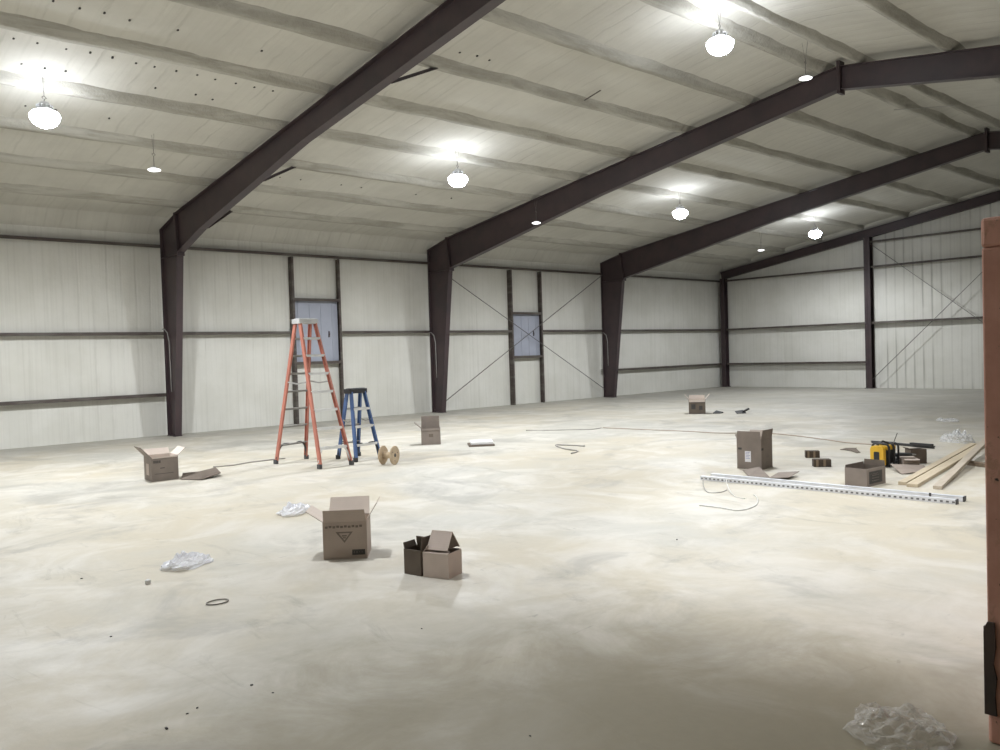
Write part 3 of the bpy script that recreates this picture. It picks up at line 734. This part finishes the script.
# ------------------------------------------------------------------ slotted strut channels and their wires
def strut(P, Q, label, slotted, wdt, hgt):
    p, q = Vector((*P, 0)), Vector((*Q, 0)); d = (q - p); L = d.length; d.normalize(); s = Vector((-d.y, d.x, 0))
    t = thing('strut_channel', label, 'metal channel', (*((p + q) / 2).to_tuple()[:2], 0), 'long metal channels')
    z = Vector((0, 0, 1)); mid = (p + q) / 2
    c = MB(); T = .004
    c.box(mid + z * (hgt - T / 2), (L, wdt, T), (d, s, z)); c.box(mid + s * (wdt / 2 - T / 2) + z * hgt / 2, (L, T, hgt), (d, s, z)); c.box(mid - s * (wdt / 2 - T / 2) + z * hgt / 2, (L, T, hgt), (d, s, z))
    c.box(mid + s * (wdt / 2 - .009) + z * T / 2, (L, .018, T), (d, s, z)); c.box(mid - s * (wdt / 2 - .009) + z * T / 2, (L, .018, T), (d, s, z))
    body = c.build('channel', 'galv', t)
    if slotted:
        n = 52
        for k in range(n):
            g = MB(); g.box(p + d * (L * (k + .5) / n) + s * (wdt / 2 + .0005) + z * (hgt * .47), (L / n * .46, .003, hgt * .36), (d, s, z)); g.build('slot', 'slotdark', body)
    e = MB(); e.box(q - d * .004 + z * hgt * .5, (.012, wdt * 1.05, hgt * 1.1), (d, s, z)); e.build('end_plate', 'darkgrey', body)
    if not slotted:
        e = MB(); e.box(q - d * .32 + s * (wdt / 2) + z * hgt * .75, (.02, .012, hgt * .9), (d, s, z)); e.build('clip', 'darkgrey', body)
    return t
strut((-13.37, 13.22), (-13.25, 16.13), 'plain white metal channel lying on the floor, behind the slotted one', False, .07, .05)
strut((-13.60, 13.22), (-13.455, 16.13), 'long metal channel with a row of dark slots, nearest the viewer', True, .06, .048)
def floorline(name, label, pts, r, m, cat, n=6, sm=6, group=None):
    P = [Vector((p[0], p[1], (p[2] if len(p) > 2 else 0) + r)) for p in pts]; out = []
    for i in range(len(P) - 1):
        p0, p1, p2, p3 = P[max(i - 1, 0)], P[i], P[i + 1], P[min(i + 2, len(P) - 1)]
        for k in range(sm):
            s = k / sm; out.append(.5 * ((2 * p1) + (p2 - p0) * s + (2 * p0 - 5 * p1 + 4 * p2 - p3) * s * s + (3 * p1 - p0 - 3 * p2 + p3) * s ** 3))
    out.append(P[-1])
    return tag(MB().tube(out, r, n).build(name, m, origin=P[0], smooth=True), label, cat, group)
floorline('loose_wire', 'pale loop of wire springing from the left end of the slotted channel', [(-13.66, 13.32, .03), (-13.85, 13.42, .07), (-14.12, 13.60, .03), (-14.36, 13.82), (-14.28, 13.93), (-14.1, 13.9)], .005, 'cordgrey', 'wire', group='loose wires by the channels')
floorline('loose_wire', 'second thin wire loop in front of the slotted channel', [(-13.64, 13.68, .03), (-13.85, 13.74, .07), (-14.10, 13.92, .03), (-14.40, 14.19), (-14.46, 14.36)], .005, 'wire', 'wire', group='loose wires by the channels')
floorline('loose_wire', 'long white wire curling on the floor farthest in front of the channels', [(-15.08, 14.20), (-15.06, 14.43), (-15.07, 14.66), (-14.78, 14.66), (-14.50, 14.53), (-14.28, 14.38), (-14.2, 14.3)], .006, 'wire', 'wire', group='loose wires by the channels')
floorline('extension_cord', 'thin brown cord running across the floor behind the tall labelled box', [(-8.95, 7.60), (-8.85, 8.6), (-8.72, 9.6), (-8.70, 10.3), (-8.30, 11.0), (-8.45, 11.7), (-8.75, 12.4), (-9.0, 12.9), (-9.05, 13.35)], .009, 'cord', 'cord')
floorline('extension_cord', 'grey cord with a dark plug end, lying past the wooden spool', [(-10.20, 6.55), (-9.95, 6.95), (-9.60, 7.35), (-9.35, 7.62), (-8.97, 7.58)], .009, 'cordgrey', 'cord')
floorline('wire_offcut', 'short bent grey wire lying alone on the bright floor', [(-11.72, 9.58), (-11.86, 9.04), (-12.20, 9.55), (-12.3, 9.95), (-12.62, 10.1)], .012, 'cordgrey', 'wire')
floorline('floor_cable', 'thin grey cable on the floor left of the orange ladder', [(-17.0, 6.55), (-16.7, 6.62), (-16.4, 6.52), (-16.1, 6.50), (-15.75, 6.52)], .011, 'cordgrey', 'cord')
a = [(-20.05 + .075 * math.cos(2 * PI * k / 24), 13.71 + .055 * math.sin(2 * PI * k / 24), .007) for k in range(24)]
tag(MB().tube(a, .0045, 6, closed=True).build('wire_ring', 'wiregrey', origin=(-20.05, 13.71, 0), smooth=True), 'small dark wire ring lying alone on the floor at lower left', 'ring')

# ------------------------------------------------------------------ right-hand clutter
# jobsite radio
t = thing('jobsite_radio', 'yellow and black work radio with black roll bars and a thin antenna', 'radio', (-11.05, 14.40, 0))
ex = Vector((-.14, .98, 0)).normalized()          # along its yellow end face
ey = Vector((ex.y, -ex.x, 0)); z = Vector((0, 0, 1)); o = Vector((-11.42, 14.345, 0))
def rp(a, b, k): return o + ex * a + ey * b + z * k
def arch(w_, h, r, n=6, x0=0, z0=0):
    pts = [(x0, z0), (x0 + w_, z0)]
    pts += [(x0 + w_ - r + r * math.cos(PI / 2 * k / n), z0 + h - r + r * math.sin(PI / 2 * k / n)) for k in range(n + 1)]
    pts += [(x0 + r - r * math.sin(PI / 2 * k / n), z0 + h - r + r * math.cos(PI / 2 * k / n)) for k in range(n + 1)]
    return pts
b = MB(); b.prism([rp(a, .05, k) for a, k in arch(.19, .25, .05, z0=.03)], ey * .06); b.build('end_shell', 'yellow', t, bevel=.006)
b = MB(); b.prism([rp(a, .018, k) for a, k in arch(.075, .145, .012, x0=.0575, z0=.06)], ey * .006); b.build('speaker_grille', 'black', t)
b = MB(); b.prism([rp(a, .20, k) for a, k in arch(.17, .21, .04, x0=.01, z0=.045)], ey * .24); b.build('body', 'black', t, bevel=.004)
b = MB(); b.prism([rp(a, .21, k) for a, k in arch(.19, .05, .02, x0=.0, z0=.225)], ey * .20); b.build('top_shell', 'yellow', t, bevel=.004)
for bb in (.115, .225, .33):
    c = [rp(a, bb, k) for a, k in arch(.235, .285, .05, x0=-.0225, z0=.016)]
    b = MB(); b.tube(c, .014, 6, closed=True); b.build('roll_bar', 'black', t, smooth=True)
b = MB(); b.tube([rp(.06, .10, .285), rp(.10, .16, .335), rp(.16, .26, .29)], .013, 6); b.build('carry_handle', 'black', t, smooth=True)
b = MB(); b.tube([rp(.17, .25, .25), rp(.22, .30, .44)], .006, 6); b.build('antenna', 'wiregrey', t)
t = thing('power_drill', 'dark cordless tool lying on the floor right of the yellow radio', 'power tool', (-10.95, 14.66, 0))
b = MB(); b.tube([(-11.02, 14.50, .13), (-10.97, 14.56, .13), (-10.91, 14.64, .13), (-10.88, 14.68, .13)], [.026, .03, .026, .016], 10); b.build('motor_body', 'darkgrey', t, smooth=True)
b = MB(); b.bar((-10.98, 14.55, .11), (-11.01, 14.53, .05), .034, .042, up=(1, 1, 0)); b.build('grip', 'black', t, bevel=.008)
b = MB(); b.box((-11.02, 14.53, .028), (.07, .08, .055)); b.build('battery', 'black', t, bevel=.008)
b = MB(); b.tube([(-10.88, 14.68, .13), (-10.85, 14.72, .13)], [.014, .007], 8); b.build('chuck', 'aludull', t)
# brown cartons past the radio
carton('small grey brown carton lying in front of a darker one, right of the yellow radio', (-11.22, 14.70), (-11.10, 14.86), 0.16, 0.105, {'front': (100, .06), 'back': (80, .05)}, 'card', 'card_in')
carton('dark brown closed-in carton standing right of the yellow radio, behind the small carton', (-10.86, 14.66), (-10.68, 14.79), 0.14, 0.19, {'left': (60, .05)}, 'card_dark', 'card_dark')
tag(MB().prism([(-10.96, 14.46, .0), (-10.92, 14.56, .0), (-10.88, 14.58, .11), (-10.93, 14.47, .10)], (.012, -.01, .004)).build('paper_scrap', 'paper', origin=(-10.88, 14.55, 0)), 'white crumpled paper scrap leaning on the dark carton', 'paper')
# bar lying behind the radio
t = thing('metal_bar', 'long thin dark metal bar lying on the floor behind the radio', 'metal bar', (-8.9, 13.8, 0))
MB().bar((-8.80, 13.22, .035), (-9.04, 14.28, .035), .05, .012).bar((-8.80, 13.22, .02), (-9.04, 14.28, .02), .012, .04).build('bar', 'darkgrey', t)
MB().bar((-9.00, 13.92, .055), (-9.07, 14.26, .055), .07, .03).build('bracket', 'black', t)
sheet('cable_tie_strip', 'thin dark scrap strip lying left of the radio', [[(-9.90, 13.22, .0), (-9.98, 13.42, .01), (-9.80, 13.44, .03), (-9.74, 13.24, .01)], [(-9.98, 13.42, .01), (-10.16, 13.60, .0), (-10.08, 13.62, .0), (-9.84, 13.44, .03)]], 'card_dark', 'scrap strip')
# banded blocks
def block(P, Q, label):
    ex, ey, w_ = frame_axes(P, Q); z = Vector((0, 0, 1)); o = Vector((*P, 0))
    t = thing('dark_block', label, 'block', (*(o + ex * w_ / 2).to_tuple()[:2], 0), 'two dark blocks')
    MB().box(o + ex * w_ / 2 + ey * .06 + z * .05, (w_, .12, .10), (ex, ey, z)).build('block', 'brick', t, bevel=.006)
    for f in (.2, .62):
        MB().box(o + ex * w_ * f + ey * .06 + z * .05, (w_ * .14, .125, .094), (ex, ey, z)).build('band', 'tan', t)
block((-11.06, 13.265), (-10.95, 13.425), 'farther of two dark brown banded blocks right of the tall labelled box')
block((-11.84, 13.79), (-11.70, 13.965), 'nearer of two dark brown banded blocks right of the tall labelled box')
# dark bits by the far box
t = tag(MB().prism([(-4.70, 7.50, .01), (-4.62, 7.66, .01), (-4.42, 7.62, .015), (-4.48, 7.46, .06)], (0, 0, .02)).build('rubber_scrap', 'black', origin=(-4.6, 7.55, 0)), 'black scrap touching the right side of the far box', 'scrap')
t = thing('dust_pan', 'small black pan shaped object on the floor right of the far box', 'pan', (-4.3, 8.0, 0))
MB().prism([(-4.52, 8.06, .006), (-4.28, 8.18, .006), (-4.18, 8.02, .07), (-4.38, 7.92, .05)], (0, 0, .012)).build('pan', 'black', t)
MB().bar((-4.30, 8.10, .04), (-4.08, 8.12, .10), .05, .045).build('handle', 'black', t, bevel=.01)

# lumber
def board(p, q, w_, h, label, m='pine', name='timber_board', group='pine boards on the floor'):
    return tag(MB().bar(p, q, w_, h).build(name, m, origin=p, bevel=.004), label, 'timber board', group)
board((-12.62, 15.255, .02), (-8.35, 14.59, .02), .09, .038, 'left pine board of the flat pair by the rusty steel box')
board((-12.70, 15.395, .02), (-8.25, 14.70, .02), .12, .038, 'wider right pine board of the flat pair by the rusty steel box')
board((-12.69, 15.66, .02), (-7.80, 14.74, .18), .09, .038, 'rightmost board, greyer, propped up on the dark cross timber', 'pine_grey')
board((-10.50, 15.17, .027), (-10.85, 15.95, .027), .09, .054, 'short dark timber lying crosswise under the rightmost board', 'oldwood', 'cross_timber', 'dark timber')

# ------------------------------------------------------------------ crumpled plastic
def crumple(name, label, c, rx, ry, h, m, seed, rot=0.0, n=26, cat='plastic bag', spike=1.0):
    mb = MB(); vs = []; rings = n // 2
    R = Matrix.Rotation(rot, 3, 'Z')
    for i in range(rings + 1):
        ph = PI / 2 * (i / rings) * 1.0
        for k in range(n):
            th = 2 * PI * k / n
            d = Vector((math.cos(th) * math.cos(ph), math.sin(th) * math.cos(ph), math.sin(ph)))
            e = 1 + .34 * noise.noise(d * 1.7 + Vector((seed, 0, 0))) + .20 * spike * abs(noise.noise(d * 4.2 + Vector((0, seed, 0)))) + .12 * spike * noise.noise(d * 9 + Vector((0, 0, seed)))
            p = Vector((d.x * rx * e, d.y * ry * e, max(0.004, d.z * h * (.55 + .9 * abs(noise.noise(d * 3.1 + Vector((seed, seed, 1))))) * e + .004)))
            p = R @ p; vs.append(Vector(c) + p)
    fs = [(i * n + k, i * n + (k + 1) % n, (i + 1) * n + (k + 1) % n, (i + 1) * n + k) for i in range(rings) for k in range(n)]
    mb.add(vs, fs)
    return tag(mb.build(name, m, origin=c), label, cat)
crumple('plastic_film', 'large crumpled clear plastic wrap at the bottom right, on the dark floor', (-18.88, 17.78, 0), .17, .205, .095, 'film', 4.2, .5, 40)
crumple('plastic_bag', 'crumpled milky plastic bag alone on the floor at the left', (-19.76, 12.46, 0), .16, .22, .085, 'bag', 1.3, .9, 30, spike=.6)
crumple('plastic_bag', 'crumpled white plastic bag peeking out behind the left flap of the large open box', (-18.05, 11.10, 0), .15, .24, .10, 'bag', 7.7, .9, 30, spike=.6)
crumple('plastic_bag', 'clear crumpled plastic bag behind the timber boards', (-8.0, 14.26, 0), .18, .24, .19, 'bagthin', 9.1, .3, 30)
crumple('plastic_scrap', 'thin white plastic scrap on the far grey floor, farther than the boards', (-4.5, 12.85, 0), .09, .24, .07, 'bagthin', 2.6, .2, 24)
# small bits
tag(MB().lathe([(.018, 0), (.022, .01), (.02, .03), (.008, .036)], (-20.205, 12.83, 0), n=9).build('plastic_pellet', 'foamwhite', origin=(-20.2, 12.83, 0)), 'tiny white plastic pellet on the floor left of the wire ring', 'pellet')
for i, (u, v) in enumerate([(-20.54, 15.25), (-20.51, 15.42), (-20.85, 15.32), (-20.91, 15.35), (-21.04, 15.44), (-19.42, 15.19), (-19.95, 16.67), (-16.51, 14.95), (-20.51, 12.27), (-20.8, 13.9)]):
    s = random.uniform(.005, .009); a = random.uniform(0, 3)
    tag(MB().box((u, v, s * .4), (s * 2.2, s * 1.2, s * .8), (Vector((math.cos(a), math.sin(a), 0)), Vector((-math.sin(a), math.cos(a), 0)), Vector((0, 0, 1)))).build('debris_chip', 'chip', origin=(u, v, 0), bevel=.002), 'tiny dark chip of debris on the concrete floor', 'debris', 'dark debris chips on the floor')

# ------------------------------------------------------------------ rusty red steel box at the right edge
t = thing('steel_container', 'tall rusty red steel container cut off by the right edge, dark scrapes near its foot', 'container', (-18.69, 18.05, 0))
UA, VA, HC, LC, WC = -18.69, 18.056, 2.13, 2.4, 2.2
for (du, dv) in ((0, 0), (0, WC), (LC, 0), (LC, WC)):
    c = MB(); c.box((UA + du + (.06 if du == 0 else -.06), VA + dv + (.06 if dv == 0 else -.06), HC / 2), (.12, .12, HC - .24)); c.build('corner_post', 'rust', t, bevel=.008)
    for zz in (.06, HC - .06):
        c = MB(); c.box((UA + du + (.065 if du == 0 else -.065), VA + dv + (.065 if dv == 0 else -.065), zz), (.135, .135, .12)); c.build('corner_casting', 'rust', t, bevel=.014)
for zz in (.07, HC - .07):
    for dv in (.05, WC - .05): c = MB(); c.box((UA + LC / 2, VA + dv, zz), (LC - .26, .07, .11)); c.build('rail', 'rust', t)
    for du in (.05, LC - .05): c = MB(); c.box((UA + du, VA + WC / 2, zz), (.07, WC - .26, .11)); c.build('rail', 'rust', t)
def corr(p, q, n, dep):
    p, q = Vector(p), Vector(q); d = (q - p); L = d.length; d.normalize(); s = Vector((-d.y, d.x, 0)); mb = MB(); vs = []
    for k in range(n * 4 + 1):
        a = k / (n * 4); off = (0, 0, dep, dep)[k % 4]
        x = p + d * L * a + s * off; vs += [x + Vector((0, 0, .1)), x + Vector((0, 0, HC - .1))]
    mb.add(vs, [(2 * k, 2 * k + 2, 2 * k + 3, 2 * k + 1) for k in range(n * 4)]); return mb
corr((UA + .05, VA + .1, 0), (UA + .05, VA + WC - .1, 0), 9, -.03).build('side_panel', 'rust', t)
corr((UA + .1, VA + .05, 0), (UA + LC - .1, VA + .05, 0), 10, .03).build('side_panel', 'rust', t)
corr((UA + LC - .05, VA + .1, 0), (UA + LC - .05, VA + WC - .1, 0), 9, .03).build('side_panel', 'rust', t)
corr((UA + .1, VA + WC - .05, 0), (UA + LC - .1, VA + WC - .05, 0), 10, -.03).build('side_panel', 'rust', t)
MB().box((UA + LC / 2, VA + WC / 2, HC - .06), (LC - .1, WC - .1, .03)).build('roof_panel', 'rust', t)
# dark scraped guard strip low on the near corner
c = MB(); c.prism([(UA + .05, VA - .008, k) for k in ()] or [(UA - .006, VA + a, k) for a, k in ((-.010, .12), (-.010, .46), (.004, .50), (.030, .50), (.034, .40), (.024, .33), (.036, .27), (.028, .20), (.034, .12))], (.012, 0, 0))
c.box((UA + .05, VA - .006, .30), (.12, .008, .36)); c.build('scuff_guard', 'rustdark', t)

# ------------------------------------------------------------------ world, camera, view
w = bpy.data.worlds.new('night'); sc.world = w; w.use_nodes = True
w.node_tree.nodes['Background'].inputs[0].default_value = (0.02, 0.022, 0.03, 1)
w.node_tree.nodes['Background'].inputs[1].default_value = 0.2
cam = bpy.data.cameras.new('camera'); co = bpy.data.objects.new('camera', cam); COL.objects.link(co)
yaw, pit, rol = 0.7363, -0.0258, -0.0305
F = Vector((math.sin(yaw), math.cos(yaw), 0)); R = Vector((math.cos(yaw), -math.sin(yaw), 0)); U = Vector((0, 0, 1))
Fp = F * math.cos(pit) + U * math.sin(pit); Up = -F * math.sin(pit) + U * math.cos(pit)
R2 = R * math.cos(rol) + Up * math.sin(rol); U2 = -R * math.sin(rol) + Up * math.cos(rol)
mw = Matrix((( R2.x, U2.x, -Fp.x, -22.3905), (R2.y, U2.y, -Fp.y, -19.2406), (R2.z, U2.z, -Fp.z, 1.6461), (0, 0, 0, 1)))
co.matrix_world = mw
cam.sensor_width = 36; cam.lens = 834.87 * 36 / 1000; cam.clip_start = 0.05; cam.clip_end = 200
sc.camera = co
sc.view_settings.view_transform = 'Standard'; sc.view_settings.look = 'None'
sc.view_settings.gamma = 1.0; sc.view_settings.use_curve_mapping = False
sc.view_settings.exposure = 0.08
